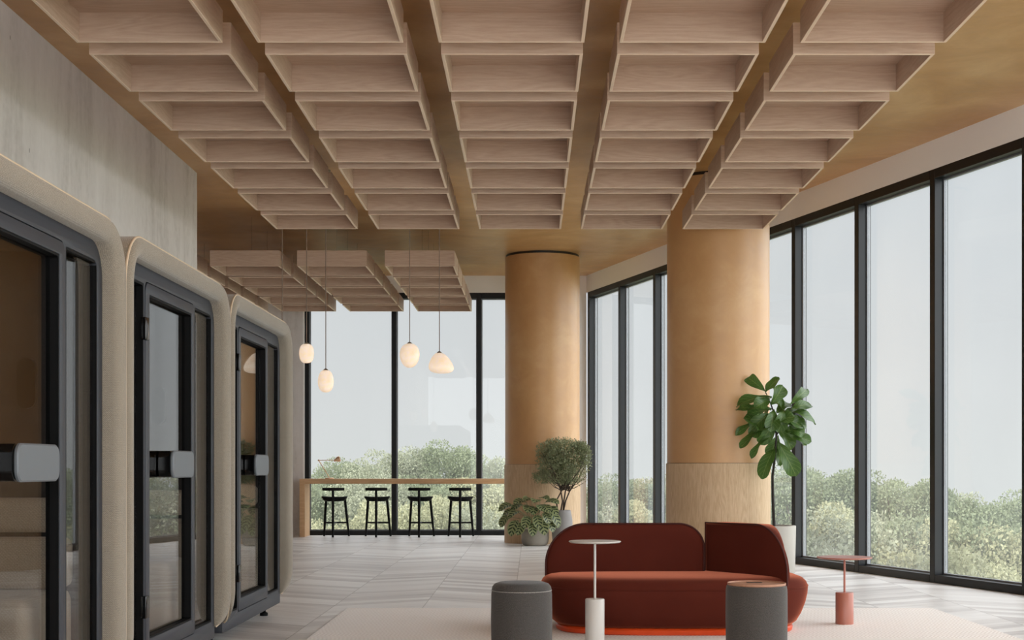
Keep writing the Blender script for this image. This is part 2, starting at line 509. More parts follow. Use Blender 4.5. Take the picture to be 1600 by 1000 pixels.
# windows: one per bay, frame mesh with a pane and beads
def window(n, origin, rz, w, mull=0.085, label='', depth=0.15, last=False):
    r = empty('window_%d' % n, origin, label, 'window', None, 'structure', rz)
    bm = bmesh.new()
    box(bm, 0, mull, 0, depth, 0, ZW, 0.003, 1)
    obj('mullion', bm, M['frame'], r, angle=30)
    bm = bmesh.new()
    box(bm, mull, w, 0.0, depth, ZW - 0.09, ZW, 0.003, 1)
    obj('head_rail', bm, M['frame'], r, angle=30)
    bm = bmesh.new()
    box(bm, mull, w, 0.0, depth, 0, 0.075, 0.003, 1)
    obj('sill_rail', bm, M['frame'], r, angle=30)
    bm = bmesh.new()
    y0, y1, t = depth * 0.62, depth * 0.86, 0.016
    box(bm, mull, mull + t, y0, y1, 0.075, ZW - 0.09)
    box(bm, w - t, w, y0, y1, 0.075, ZW - 0.09)
    box(bm, mull + t, w - t, y0, y1, ZW - 0.09 - t, ZW - 0.09)
    box(bm, mull + t, w - t, y0, y1, 0.075, 0.075 + t)
    obj('glazing_bead', bm, M['bead'], r, smooth=False)
    g = obj('window_glass', bxm(mull + t, w - t, depth * 0.72, depth * 0.76, 0.075 + t, ZW - 0.09 - t), M['glass'], r, smooth=False)
    if last:
        obj('mullion', bxm(w, w + mull, 0, depth, 0, ZW, 0.003, 1), M['frame'], r, angle=30)
    return r
PITCH = 1.406
nb = int((SN - 0.1) / PITCH)
names = ['first', 'second', 'third', 'fourth', 'fifth', 'sixth', 'seventh', 'eighth', 'ninth', 'tenth', 'eleventh', 'twelfth', 'thirteenth', 'fourteenth', 'fifteenth', 'sixteenth', 'seventeenth', 'eighteenth', 'nineteenth', 'twentieth', 'last']
k = 1
for i in range(nb):
    x, y = wall(0.06 + PITCH * i)
    window(k, (x, y, 0), WA, PITCH, 0.085, 'tall dark framed window, %s bay of the slanting wall from the corner' % names[min(i, 20)])
    k += 1
bx_ = [-3.70, -2.275, -0.888, 0.505]
for i in range(3):
    window(k, (bx_[i], YB + 0.0, 0), 0, bx_[i + 1] - bx_[i], 0.073, 'tall dark framed window, %s from the left above the counter' % names[i], 0.12, i == 2)
    k += 1
st(obj('trim_4', bxm(0.578, 0.63, YB, YB + 0.12, 0, ZW), M['frame'], smooth=False), 'dark end post of the far window', 'trim')

# ------------------------------------------------------------------ columns
def column(x, y, r, label):
    o = empty('round_column', (x, y, 0), label, 'column')
    bm = bmesh.new(); lathe(bm, [(0, 1.152), (r, 1.152), (r, ZC - 0.035), (0, ZC - 0.035)], 96)
    obj('plaster_shaft', bm, M['goldcol'], o)
    bm = bmesh.new(); lathe(bm, [(0, 0), (r + 0.012, 0), (r + 0.012, 1.145), (r + 0.008, 1.149), (0, 1.149)], 96)
    obj('oak_cladding', bm, M['clad'], o)
    bm = bmesh.new(); lathe(bm, [(0, ZC - 0.035), (r - 0.012, ZC - 0.035), (r - 0.012, ZC), (0, ZC)], 96)
    obj('shadow_gap', bm, M['pill'], o)
    bm = bmesh.new(); lathe(bm, [(0, 1.149), (r + 0.002, 1.149), (r + 0.002, 1.152), (0, 1.152)], 96)
    obj('joint_ring', bm, M['pill'], o)
column(at(847.5, 20.86), 20.86, 0.552, 'ochre plaster column with an oak lower part, beside the end of the counter')
column(at(1122, 15.4), 15.4, 0.556, 'ochre plaster column with an oak lower part, behind the red sofa')

# ------------------------------------------------------------------ ceiling boxes
BW, BD, BH, TH = 0.847, 0.842, 0.190, 0.020
def coffer_proto():
    o = empty('ceiling_coffer', (0, 0, 0))
    b = 0.0015
    # origin: rear left bottom corner
    def panel(name, bm, mat):
        q = obj(name, bm, [mat, M['oak_lip_lit']], o, angle=20)
        for p in q.data.polygons:
            if p.normal.z < -0.5: p.material_index = 1
    panel('front_panel', bxm(0, BW, -BD, -BD + TH, 0, BH, b, 1), M['oak_x'])
    panel('rear_panel', bxm(0, BW, -TH, 0, 0, BH, b, 1), M['oak_x'])
    panel('side_panel', bxm(0, TH, -BD + TH, -TH, 0, BH, b, 1), M['oak_y'])
    panel('side_panel', bxm(BW - TH, BW, -BD + TH, -TH, 0, BH, b, 1), M['oak_y'])
    obj('top_panel', bxm(TH, BW - TH, -BD + TH, -TH, BH - TH, BH), M['oak_x'], o, smooth=False)
    bm = bmesh.new(); tube(bm, [(BW / 2, -BD / 2, BH), (BW / 2, -BD / 2, ZC - 3.57)], 0.0012, 6)
    obj('hanging_wire', bm, M['cable'], o)
    return o
proto = coffer_proto()
pk = children(proto)
def copy_flat(src, kids, loc):
    c = src.copy(); C.objects.link(c); c.location = loc
    for q in kids:
        d = q.copy(); C.objects.link(d); d.parent = c
    return c
first = True
colname = ['far left', 'second from left', 'middle', 'fourth from left', 'far right']
rowname = ['nearest', 'second', 'third', 'fourth', 'fifth', 'sixth', 'rearmost']
HB = 2.47
for r in range(7):
    Y = F * HB * (1.506 + 0.1960 * r) * 1e-3
    for j in range(5):
        X = HB * (-1.069 + 0.4255 * j)
        o = proto if first else copy_flat(proto, pk, (0, 0, 0))
        first = False
        o.location = (X, Y, H + HB)
        tag(o, 'whitewashed oak ceiling box, %s row and %s column of the near cluster' % (rowname[r], colname[j]), 'ceiling panel', 'oak boxes of the near ceiling cluster')
HF = 2.45
cn = ['hidden far left', 'left', 'middle', 'right']
rn = ['nearest', 'second', 'third', 'fourth', 'rearmost']
for r in range(5):
    for j, X in enumerate((-4.97, -3.903, -2.844, -1.778)):
        o = copy_flat(proto, pk, (X, 17.94 + 1.03 * r, H + HF))
        tag(o, 'oak ceiling box, %s row, %s column of the far cluster above the counter' % (rn[r], cn[j]), 'ceiling panel', 'oak boxes of the far ceiling cluster')
for ch in pk: pass

# ------------------------------------------------------------------ work booths
R0 = 8.49; PX = -1.89
def booth():
    o = empty('work_booth', (PX, R0, 0))
    L, Z0, Z1, RC = 2.15, 0.10, 2.18, 0.25
    NA = 10
    def path(d):
        # outer rounded outline; the opening runs straight down, so the shell tapers to nothing under its lower corners
        r = RC - d; pts = []
        y0, y1, z1 = -L + d, -d, Z1 - d
        lim = math.acos((RC - 0.097) / RC)
        low = []
        for k in range(NA + 1):
            q = lim * (1 - k / NA)
            low.append((RC * math.cos(q), Z0 + RC - RC * math.sin(q)))
        for q, z in low: pts.append((max(-L + RC - q, y0), z))
        for (cy, cz, a0) in ((y0 + r, z1 - r, PI), (y1 - r, z1 - r, 0.5 * PI)):
            for k in range(NA + 1):
                a = a0 - 0.5 * PI * k / NA
                pts.append((cy + r * math.cos(a), cz + r * math.sin(a)))
        for q, z in low[::-1]: pts.append((min(-RC + q, y1), z))
        return pts
    # cross-section (inset d, x local): from back outside, round the lip, across the broad face, into the reveal
    prof = [(0.0, -1.53), (0.0, 0.04)]
    for k in range(1, 9):
        a = 0.5 * PI * k / 8
        prof.append((0.036 * (1 - math.cos(a)), 0.04 + 0.048 * math.sin(a)))
    prof += [(0.06, 0.084), (0.080, 0.074), (0.091, 0.062), (0.097, 0.045), (0.097, 0.0), (0.097, -0.03)]
    paths = [(path(d), x) for d, x in prof]
    bm = bmesh.new()
    def tuck(x, z):      # the lip sinks back into the front frame at its lower ends
        return x * math.sqrt(max(0.02, 1 - max(0, (0.36 - z) / 0.21) ** 2)) if x > 0 else x
    G = [[bm.verts.new((tuck(x, p[1]), p[0], p[1])) for p in pp] for pp, x in paths]
    n = len(G[0])
    for a, b in zip(G, G[1:]):
        for k in range(n - 1): bm.faces.new((a[k], a[k + 1], b[k + 1], b[k]))
    obj('upholstered_shell', bm, M['shell'], o, angle=50)
    # piping on the outer edge of the lip
    bm = bmesh.new()
    tube(bm, [(tuck(0.062, p[1]), p[0], p[1]) for p in path(0.003)], 0.0055, 8)
    obj('shell_piping', bm, M['seam'], o)
    # inner lining: a box open to the front
    bm = bmesh.new()
    t = 0.02; y0, y1, z0, z1, xb, xf = -L + 0.1, -0.1, 0.13, 2.07, -1.50, -0.07
    box(bm, xb, xf, y0, y0 + t, z0, z1); box(bm, xb, xf, y1 - t, y1, z0, z1)
    box(bm, xb, xb + t, y0 + t, y1 - t, z0, z1); box(bm, xb + t, xf, y0 + t, y1 - t, z1 - t, z1)
    obj('inner_lining', bm, M['felt'], o, smooth=False)
    obj('floor_panel', bxm(xb, xf, y0, y1, 0.09, 0.13), M['felt_floor'], o, smooth=False)
    obj('rear_cover', bxm(-1.53, -1.50, -L + 0.05, -0.05, 0.12, 2.15), M['felt'], o, smooth=False)
    # front frame with three openings
    dz0, dz1 = 0.17, 2.015
    outer = rrect(-L + 0.085, -0.085, 0.085, Z1 - 0.085, (0.02, 0.02, 0.17, 0.17))
    dl, dr = -1.605, -0.592
    holes = [rrect(-1.98, -1.618, 0.19, 2.0, (0.01, 0.01, 0.01, 0.05), 6)[::-1],
             rrect(dl, dr, dz0, dz1, (0.02, 0.02, 0.05, 0.05), 6)[::-1],
             rrect(-0.580, -0.165, 0.19, 2.0, (0.01, 0.01, 0.05, 0.01), 6)[::-1]]
    plate('front_frame', outer, holes, -0.07, 0.0, M['podframe'], o, 0.003)
    for (a, b, gx) in ((-1.98, -1.618, -0.034), (-0.580, -0.165, -0.016)):
        plate('window_gasket', rrect(a + 0.001, b - 0.001, 0.191, 1.999, 0.012, 4), [rrect(a + 0.010, b - 0.010, 0.201, 1.989, 0.012, 4)[::-1]], -0.06, -0.002, M['black'], o)
        obj('side_window_glass', bxm(gx - 0.006, gx, a + 0.010, b - 0.010, 0.201, 1.989), M['podglass'], o, smooth=False)
    # door
    g = 0.005
    door = plate('door', rrect(dl + g, dr - g, dz0 + g, dz1 - g, (0.02, 0.02, 0.05, 0.05), 6),
                 [rrect(dl + 0.075, dr - 0.072, dz0 + 0.085, dz1 - 0.06, 0.012, 4)[::-1]], -0.055, 0.004, M['podframe'], o, 0.003)
    plate('door_gasket', rrect(dl + 0.076, dr - 0.073, dz0 + 0.086, dz1 - 0.061, 0.012, 4), [rrect(dl + 0.084, dr - 0.081, dz0 + 0.094, dz1 - 0.069, 0.012, 4)[::-1]], -0.05, 0.0, M['black'], door)
    obj('door_glass', bxm(-0.040, -0.034, dl + 0.084, dr - 0.081, dz0 + 0.094, dz1 - 0.069), M['podglass'], door, smooth=False)
    # handle: black body with a grey front plate
    hy0, hy1, hz0, hz1 = -1.25, -0.80, 1.048, 1.190
    def pillow(name, x0, x1, mat, gx=0.0, rad=0.05):
        bm = bmesh.new()
        o1 = rrect(hy0 + gx, hy1 - gx, hz0 + gx, hz1 - gx, rad, 8); o2 = rrect(hy0 + gx + 0.006, hy1 - gx - 0.006, hz0 + gx + 0.006, hz1 - gx - 0.006, rad - 0.006, 8)
        loft(bm, [[(x0, p[0], p[1]) for p in o2], [(x0 + 0.005, p[0], p[1]) for p in o1], [(x1 - 0.005, p[0], p[1]) for p in o1], [(x1, p[0], p[1]) for p in o2]])
        return obj(name, bm, mat, door, angle=35)
    pillow('handle_body', -0.033, 0.032, M['gloss'], 0.002, 0.04)
    pillow('inner_handle', -0.115, -0.041, M['gloss'], 0.002, 0.04)
    tag(pillow('handle_plate', 0.032, 0.050, M['plate'], 0.0, 0.045), 'grey front plate of the door handle')
    for z in (0.42, 1.78):
        obj('hinge', bxm(-0.01, 0.016, dl - 0.035, dl + 0.03, z - 0.055, z + 0.055, 0.004, 2), M['gloss'], door, angle=30)
    # furniture fixed inside
    for sgn, yw in ((1, -0.12), (-1, -L + 0.12)):
        def bx(name, xa, xb_, d0, d1, za, zb, bev, par=o):
            ya, yb = sorted((yw - sgn * d0, yw - sgn * d1))
            return obj(name, bxm(xa, xb_, ya, yb, za, zb, bev, 4), M['bench'], par, angle=50)
        bench = bx('bench_seat', -1.46, -0.11, 0.02, 0.62, 0.13, 0.58, 0.05)
        bx('bench_back', -1.46, -0.11, 0.005, 0.20, 0.58, 0.80, 0.04)
        bx('headrest', -1.42, -0.15, 0.002, 0.11, 0.82, 0.97, 0.04)
    obj('booth_table', bxm(-1.45, -0.55, -L / 2 - 0.22, -L / 2 + 0.22, 0.80, 0.83, 0.006, 2), M['black'], o, angle=30)
    obj('table_post', bxm(-1.40, -1.32, -L / 2 - 0.04, -L / 2 + 0.04, 0.13, 0.80, 0.005, 1), M['black'], o, angle=30)
    bm = bmesh.new()
    pl = rrect(-0.36, -0.28, 1.36, 1.58, 0.038, 8)
    loft(bm, [[(p[0], -0.12, p[1]) for p in pl], [(p[0], -0.142, p[1]) for p in pl]])
    obj('wall_panel', bm, M['pill'], o, angle=30)
    bm = bmesh.new(); lathe(bm, [(0, 2.05), (0.09, 2.05), (0.09, 2.035), (0.075, 2.03), (0, 2.03)], 32, (-0.75, -L / 2))
    obj('ceiling_lamp', bm, M['lamp'], o)
    for x in (-1.40, -0.10):
        for y in (-1.95, -0.2):
            bm = bmesh.new(); lathe(bm, [(0, 0), (0.03, 0), (0.03, 0.02), (0.015, 0.03), (0.015, 0.09), (0, 0.09)], 16, (x, y))
            obj('foot', bm, M['black'], o)
    return o
b0 = booth()
tag(b0, 'beige upholstered work booth with glass door, middle of the three', 'booth', 'work booths along the concrete wall')
b1 = copy_tree(b0); b1.location.y -= 2.19
tag(b1, 'beige upholstered work booth with glass door, nearest to the camera and cut off at left', 'booth', 'work booths along the concrete wall')
b2 = copy_tree(b0); b2.location.y += 2.19
tag(b2, 'beige upholstered work booth with glass door, farthest and nearest the counter', 'booth', 'work booths along the concrete wall')

# ------------------------------------------------------------------ counter, stools, desk lamp
o = empty('bar_counter', (-1.6, 22.65, 0), 'long oak counter running along the far window', 'counter')
def rel(bm, p=(1.6, -22.65, 0)):
    bmesh.ops.translate(bm, verts=bm.verts, vec=p); return bm
obj('counter_top', rel(bxm(-3.69, 0.42, 22.42, 22.92, 0.845, 0.925, 0.003, 1)), M['counter'], o, angle=20)
obj('side_leg', rel(bxm(-3.69, -3.605, 22.42, 22.92, 0, 0.845, 0.003, 1)), M['counter'], o, angle=20)
obj('side_leg', rel(bxm(0.335, 0.42, 22.42, 22.92, 0, 0.845, 0.003, 1)), M['counter'], o, angle=20)

def stool():
    o = empty('bar_stool', (0, 0, 0))
    SM = M['stool']
    # near leg and spine at y=0, far legs at y=.36
    bm = bmesh.new()
    n = 18; top = []
    # seat: rounded, dished board
    rings = []
    for k in range(36):
        a = 2 * PI * k / 36
        ca, sa = math.cos(a), math.sin(a)
        sx = math.copysign(abs(ca) ** 0.75, ca) * 0.205; sy = math.copysign(abs(sa) ** 0.75, sa) * 0.17
        rings.append((sx, sy))
    def dish(x): return 0.012 * (abs(x) / 0.2) ** 2.5
    R = []
    for (f, z) in ((0.80, 0.568), (0.93, 0.600), (1.0, 0.625), (0.97, 0.636), (0.7, 0.626), (0.35, 0.620)):
        R.append([(x * f, y * f + 0.17, z + dish(x * f)) for x, y in rings])
    loft(bm, R); obj('seat', bm, SM, o, angle=60)
    bm = bmesh.new()
    tube(bm, [(0, -0.03, 0), (0, -0.012, 0.3), (0, -0.005, 0.62), (0, -0.02, 0.745)], [0.017, 0.020, 0.022, 0.019], 12)
    obj('spine_leg', bm, SM, o)
    for s in (-1, 1):
        bm = bmesh.new(); tube(bm, [(s * 0.20, 0.40, 0), (s * 0.175, 0.33, 0.3), (s * 0.15, 0.28, 0.6)], [0.016, 0.020, 0.021], 12)
        obj('leg', bm, SM, o)
    bm = bmesh.new(); tube(bm, [(-0.185, 0.355, 0.22), (0.185, 0.355, 0.22)], 0.014, 8)
    tube(bm, [(0, -0.015, 0.225), (0, 0.355, 0.225)], 0.014, 8)
    obj('foot_rail', bm, SM, o)
    # curved back rail
    bm = bmesh.new(); R = []
    for k in range(17):
        u = -1 + 2 * k / 16; x = 0.175 * u; y = -0.025 + 0.055 * u * u; h = 0.025 - 0.003 * u * u
        R.append([(x, y - 0.012, 0.762 - h), (x, y + 0.012, 0.762 - h), (x, y + 0.012, 0.762 + h), (x, y - 0.012, 0.762 + h)])
    loft(bm, R); bmesh.ops.bevel(bm, geom=[e for e in bm.edges if abs((e.verts[0].co - e.verts[1].co).x) > 0.005], offset=0.005, segments=2, affect='EDGES')
    obj('back_rail', bm, SM, o)
    return o
s0 = stool(); ks = children(s0)
sl = ['black wooden bar stool under the counter, first from the booths', 'black wooden bar stool under the counter, second from the booths',
      'black wooden bar stool under the counter, right of the first mullion', 'black wooden bar stool under the counter, nearest the ochre column']
for i, px in enumerate((520, 587.5, 654.7, 718.8)):
    s = s0 if i == 0 else copy_flat(s0, ks, (0, 0, 0))
    s.location = (at(px, 22.26), 22.29, 0); s.rotation_euler = (0, 0, (0.0, 0.03, -0.02, 0.02)[i])
    tag(s, sl[i], 'stool', 'black bar stools at the counter')

YL = 22.62
o = empty('desk_lamp', (at(515, YL), YL, 0.925), 'slim copper desk lamp standing on the counter', 'lamp')
px = 97.2
bm = bmesh.new(); lathe(bm, [(0, 0), (0.07, 0), (0.07, 0.012), (0.065, 0.016), (0, 0.016)], 32); obj('base', bm, M['copper'], o)
bm = bmesh.new(); tube(bm, [(0, 0, 0.016), (-0.175, 0, 0.295)], 0.007, 10); obj('lower_arm', bm, M['copper'], o)
bm = bmesh.new(); tube(bm, [(-0.175, 0, 0.295), (0.08, 0, 0.30)], 0.006, 10); obj('upper_arm', bm, M['copper'], o)
bm = bmesh.new(); lathe(bm, [(0, -0.012), (0.014, -0.012), (0.014, 0.012), (0, 0.012)], 16)
bmesh.ops.rotate(bm, verts=bm.verts, cent=(0, 0, 0), matrix=Matrix.Rotation(PI / 2, 3, 'X')); bmesh.ops.translate(bm, verts=bm.verts, vec=(-0.175, 0, 0.295))
obj('joint', bm, M['copper'], o)
bm = bmesh.new(); lathe(bm, [(0, 0.0), (0.018, 0.0), (0.022, 0.03), (0.042, 0.06), (0.045, 0.10), (0.040, 0.10), (0.02, 0.05), (0, 0.05)], 24)
bmesh.ops.rotate(bm, verts=bm.verts, cent=(0, 0, 0), matrix=Matrix.Rotation(PI / 2 - 0.35, 3, 'Y')); bmesh.ops.translate(bm, verts=bm.verts, vec=(0.07, 0, 0.29))
obj('lamp_shade', bm, M['copper'], o)

# ------------------------------------------------------------------ pendants
YP = 14.85; K = YP / F
def pendant(pxc, y0, y1, pxw, prof, label, dxpx=0.0):
    zt, zb = zat(y0, YP), zat(y1, YP)
    o = empty('pendant_light', (at(pxc, YP), YP, zt), label, 'pendant lamp', 'pendant lamps hanging before the far window')
    h = zt - zb; r = pxw * K / 2
    bm = bmesh.new()
    pr = [(max(q * r, 0), -t * h) for q, t in prof]
    lathe(bm, pr, 40, off=lambda z: (dxpx * K * min(1, -z / h), 0))
    sh = obj('alabaster_shade', bm, M['pend'], o)
    sub = sh.modifiers.new('s', 'SUBSURF'); sub.levels = 1; sub.render_levels = 2
    bm = bmesh.new(); lathe(bm, [(0, 0.016), (0.004, 0.016), (0.02, 0.008), (0.028, -0.006), (0, -0.006)], 24); obj('cap', bm, M['cap'], o)
    bm = bmesh.new(); tube(bm, [(0, 0, 0.01), (0, 0, ZC - zt - 0.02)], 0.0045, 8); obj('cable', bm, M['cable'], o)
    bm = bmesh.new(); lathe(bm, [(0, 0), (0.05, 0), (0.05, -0.02), (0, -0.02)], 24); bmesh.ops.translate(bm, verts=bm.verts, vec=(0, 0, ZC - zt)); obj('ceiling_rose', bm, M['cap'], o)
egg = [(0, 0), (0.45, 0.02), (0.75, 0.13), (0.93, 0.32), (1.0, 0.52), (0.95, 0.7), (0.78, 0.86), (0.45, 0.97), (0, 1.0)]
oval = [(0, 0), (0.5, 0.02), (0.8, 0.12), (0.97, 0.3), (1.0, 0.5), (0.96, 0.7), (0.8, 0.88), (0.5, 0.98), (0, 1.0)]
turnip = [(0, 0), (0.3, 0.01), (0.62, 0.07), (0.88, 0.22), (1.0, 0.42), (0.93, 0.64), (0.7, 0.84), (0.4, 0.96), (0, 1.0)]
dome = [(0, 0), (0.22, 0.01), (0.5, 0.12), (0.74, 0.32), (0.93, 0.55), (1.0, 0.72), (0.93, 0.88), (0.6, 0.98), (0, 1.0)]
pendant(479, 537, 567.5, 23, oval, 'small oval alabaster pendant lamp nearest the booths')
pendant(509, 578, 613.5, 25, egg, 'lowest hanging egg shaped alabaster pendant lamp')
pendant(640, 536.5, 575, 32, turnip, 'round alabaster pendant lamp tapering downwards, beside the first mullion')
pendant(686.5, 551, 583.5, 40, dome, 'wide dome shaped alabaster pendant lamp, rightmost', 4)
pendant(441, 545, 578, 26, egg, 'alabaster pendant lamp hidden behind the farthest booth, only its cable showing')

# ------------------------------------------------------------------ rug
ZR = 0.012
o = obj('area_rug', bxm(-1.43, 3.12, 6.2, 10.94, 0, ZR, 0.004, 2), M['rug'], smooth=False)
tag(o, 'large beige woven rug under the red sofa', 'rug')

# ------------------------------------------------------------------ sofa
SX, SY = 0.965, 9.60
o = empty('curved_sofa', (SX, SY, ZR), 'rust red velvet curved sofa with two backrests on the rug', 'sofa')
NS = 96
def foot(off):
    a, b, n = 0.90, 0.585, 2.75
    pts = []
    base = []
    for k in range(NS):
        t = 2 * PI * k / NS
        c, s = math.cos(t), math.sin(t)
        base.append(Vector((a * math.copysign(abs(c) ** (2 / n), c), b * math.copysign(abs(s) ** (2 / n), s))))
    for k in range(NS):
        d = base[(k + 1) % NS] - base[k - 1]
        nrm = Vector((d.y, -d.x)).normalized()
        pts.append(base[k] + nrm * off)
    return pts
def ring(off, z, sc=1.0): return [(p.x * sc, p.y * sc, z) for p in foot(off)]
bm = bmesh.new(); loft(bm, [ring(-0.115, 0.0), ring(-0.105, 0.006), ring(-0.10, 0.03), ring(-0.107, 0.042), ring(-0.115, 0.046)])
tag(obj('plinth', bm, M['orange'], o), 'bright orange plinth')
bm = bmesh.new()
loft(bm, [ring(-0.14, 0.046), ring(-0.10, 0.05), ring(-0.075, 0.07), ring(-0.045, 0.12), ring(-0.018, 0.19), ring(-0.004, 0.25), ring(0.0, 0.295), ring(-0.004, 0.300)])
obj('base', bm, M['velvet'], o, angle=60)
bm = bmesh.new()
loft(bm, [ring(-0.006, 0.300), ring(-0.001, 0.306), ring(-0.012, 0.330), ring(-0.036, 0.352), ring(-0.075, 0.366), ring(-0.14, 0.374), ring(-0.14, 0.378, 0.7), ring(-0.14, 0.380, 0.3)])
obj('seat_cushion', bm, M['velvet'], o, angle=60)
bm = bmesh.new(); tube(bm, [(p.x, p.y, 0.302) for p in foot(0.0)], 0.003, 6, closed=True)
obj('seat_seam', bm, M['velvet'], o)
def backrest(A, B, zt, rl, rr, th, zb=0.345, taper=False):
    """upright cushion from A to B (front lower edge), rounded top corners rl, rr = (along, up)"""
    A, B = Vector(A), Vector(B); L = (B - A).length; d = (B - A).normalized(); nb = Vector((-d.y, d.x))
    def outline(g):
        pts = [(L - g, zb), ]
        N = 14
        if rr[0] > 0:
            for k in range(N + 1):
                a = 0.5 * PI * k / N
                pts.append((L - rr[0] + (rr[0] - g) * math.cos(a), zt - rr[1] + (rr[1] - g) * math.sin(a)))
        else: pts.append((L - g, zt - g))
        if rl[0] > 0:
            for k in range(N + 1):
                a = 0.5 * PI + 0.5 * PI * k / N
                pts.append((rl[0] + (rl[0] - g) * math.cos(a), zt - rl[1] + (rl[1] - g) * math.sin(a)))
        else: pts.append((g, zt - g))
        pts.append((g, zb))
        return pts
    def pos(s, t, z):
        if taper: t *= max(0.12, 1 - max(0, s / L) ** 2.2)
        p = A + d * s + nb * t - Vector((SX, SY)); return (p.x, p.y, z - ZR)
    bm = bmesh.new()
    loft(bm, [[pos(s, t, z) for s, z in outline(g)] for g, t in ((0.06, -0.012), (0.02, -0.006), (0.004, 0.004), (0.0, 0.02), (0.0, th - 0.03), (0.02, th - 0.008), (0.06, th))])
    obj('backrest', bm, M['velvet'], o, angle=60)
    bm = bmesh.new(); tube(bm, [pos(s, 0.004, z) for s, z in outline(-0.001)], 0.006, 8)
    obj('backrest_piping', bm, M['piping'], o)
backrest((0.10, 9.66), (1.185, 9.66), 0.716, (0.28, 0.28), (0.17, 0.16), 0.14)
backrest((1.20, 9.72), (1.665, 9.16), 0.722, (0, 0), (0.27, 0.33), 0.24, 0.30, True)

# ------------------------------------------------------------------ poufs and side tables
def pouf(x, y, label, tray):
    o = empty('pouf', (x, y, ZR), label, 'pouf')
    if not tray:
        bm = bmesh.new(); lathe(bm, [(0, 0), (0.165, 0), (0.173, 0.012), (0.179, 0.06), (0.181, 0.2), (0.179, 0.345), (0.176, 0.367), (0, 0.367)], 64)
        obj('body', bm, M['pouf'], o)
        bm = bmesh.new(); lathe(bm, [(0, 0.367), (0.176, 0.367), (0.1765, 0.372), (0.172, 0.39), (0.160, 0.405), (0.135, 0.414), (0.08, 0.418), (0, 0.419)], 64)
        obj('cushion', bm, M['pouf'], o)
        bm = bmesh.new(); lathe(bm, [(0.1745, 0.3635), (0.1785, 0.3655), (0.1785, 0.3685), (0.1745, 0.3705)], 64)
        obj('seam', bm, M['pale_fab'], o)
    else:
        bm = bmesh.new(); lathe(bm, [(0, 0), (0.165, 0), (0.173, 0.012), (0.179, 0.06), (0.181, 0.2), (0.180, 0.37), (0.176, 0.392), (0.168, 0.397), (0, 0.397)], 64)
        obj('body', bm, M['pouf'], o)
        bm = bmesh.new(); lathe(bm, [(0, 0.397), (0.168, 0.397), (0.171, 0.400), (0.171, 0.412), (0.167, 0.412), (0.165, 0.404), (0, 0.404)], 64)
        t = obj('tray_top', bm, M['tray'], o)
        obj('finger_slot', bxm(-0.045, 0.045, 0.06, 0.11, 0.4035, 0.4065, 0.001, 1), M['pill'], t, smooth=False)
pouf(at(815, 8.3), 8.3, 'grey fabric pouf with a cushioned top, left of the white side table', False)
pouf(at(1182, 8.3), 8.3, 'grey fabric pouf with a wooden tray top, before the right end of the sofa', True)
def side_table(x, y, rt, zt, rc, zc, mat, label):
    o = empty('side_table', (x, y, ZR), label, 'side table')
    bm = bmesh.new(); lathe(bm, [(0, 0), (rc, 0), (rc, zc - 0.004), (rc - 0.003, zc), (0, zc)], 48); obj('base', bm, mat, o)
    bm = bmesh.new(); lathe(bm, [(0.0, zc), (0.0075, zc), (0.0075, zt - 0.012), (0.0, zt - 0.012)], 16); obj('stem', bm, mat, o)
    bm = bmesh.new(); lathe(bm, [(0, zt - 0.012), (rt - 0.01, zt - 0.012), (rt, zt - 0.006), (rt, zt - 0.002), (rt - 0.002, zt), (0, zt)], 64); obj('table_top', bm, mat, o)
side_table(at(929.5, 8.6), 8.6, 0.159, zat(845, 8.6) - ZR, 0.0587, zat(935.5, 8.6) - ZR, M['wtable'], 'tall white side table with a thin round top, in front of the sofa')
side_table(at(1319.5, 9.82), 9.82, 0.19, zat(870, 9.82) - ZR, 0.062, zat(925.5, 9.82) - ZR, M['ptable'], 'terracotta side table with a thin round top, right of the sofa')

# ------------------------------------------------------------------ plants
def leaf(bm, uvl, base, d, up, length, width, droop=0.4, fold=0.25, n=8, shape=None, wave=0.0):
    """one curved leaf blade from base along d"""
    d = Vector(d).normalized(); up = Vector(up)
    side = d.cross(up).normalized(); nor = side.cross(d).normalized()
    rows = []
    p = Vector(base); dirv = d.copy(); step = length / n
    ph = random.random() * 6
    for i in range(n + 1):
        v = i / n
        w = (shape(v) if shape else math.sin(PI * min(1, v * 0.97 + 0.03)) ** 0.8) * width / 2
        row = []
        for q in (-1, -0.5, 0, 0.5, 1):
            wz = wave * math.sin(9 * v + ph + (2 if q > 0 else 0)) * abs(q)
            row.append((bm.verts.new(p + side * (q * w) + nor * (abs(q) * w * fold + wz)), (0.5 + q * 0.5, v)))
        rows.append(row)
        rot = Matrix.Rotation(-droop / n, 3, side)
        dirv = rot @ dirv; nor = rot @ nor
        p = p + dirv * step
    for a, b in zip(rows, rows[1:]):
        for k in range(4):
            f = bm.faces.new((a[k][0], a[k + 1][0], b[k + 1][0], b[k][0]))
            for lp, uv in zip(f.loops, (a[k][1], a[k + 1][1], b[k + 1][1], b[k][1])): lp[uvl].uv = uv
    return p

def clear(bm, ox, oy, cx, cy, r):
    # leaves bend round the column instead of growing through it
    for v in bm.verts:
        d = Vector((v.co.x + ox - cx, v.co.y + oy - cy))
        if d.length < r:
            d = d.normalized() * r
            v.co.x, v.co.y = cx + d.x - ox, cy + d.y - oy

def figshape(v):
    # fiddle leaf: narrow towards the stalk, widest past the middle, blunt pointed tip
    pts = [(0, .05), (.06, .12), (.15, .38), (.3, .62), (.45, .80), (.6, .97), (.72, 1.0), (.83, .86), (.92, .58), (.97, .30), (1.0, .04)]
    for (a, p), (b, q) in zip(pts, pts[1:]):
        if v <= b: return p + (q - p) * (v - a) / (b - a)
    return .04

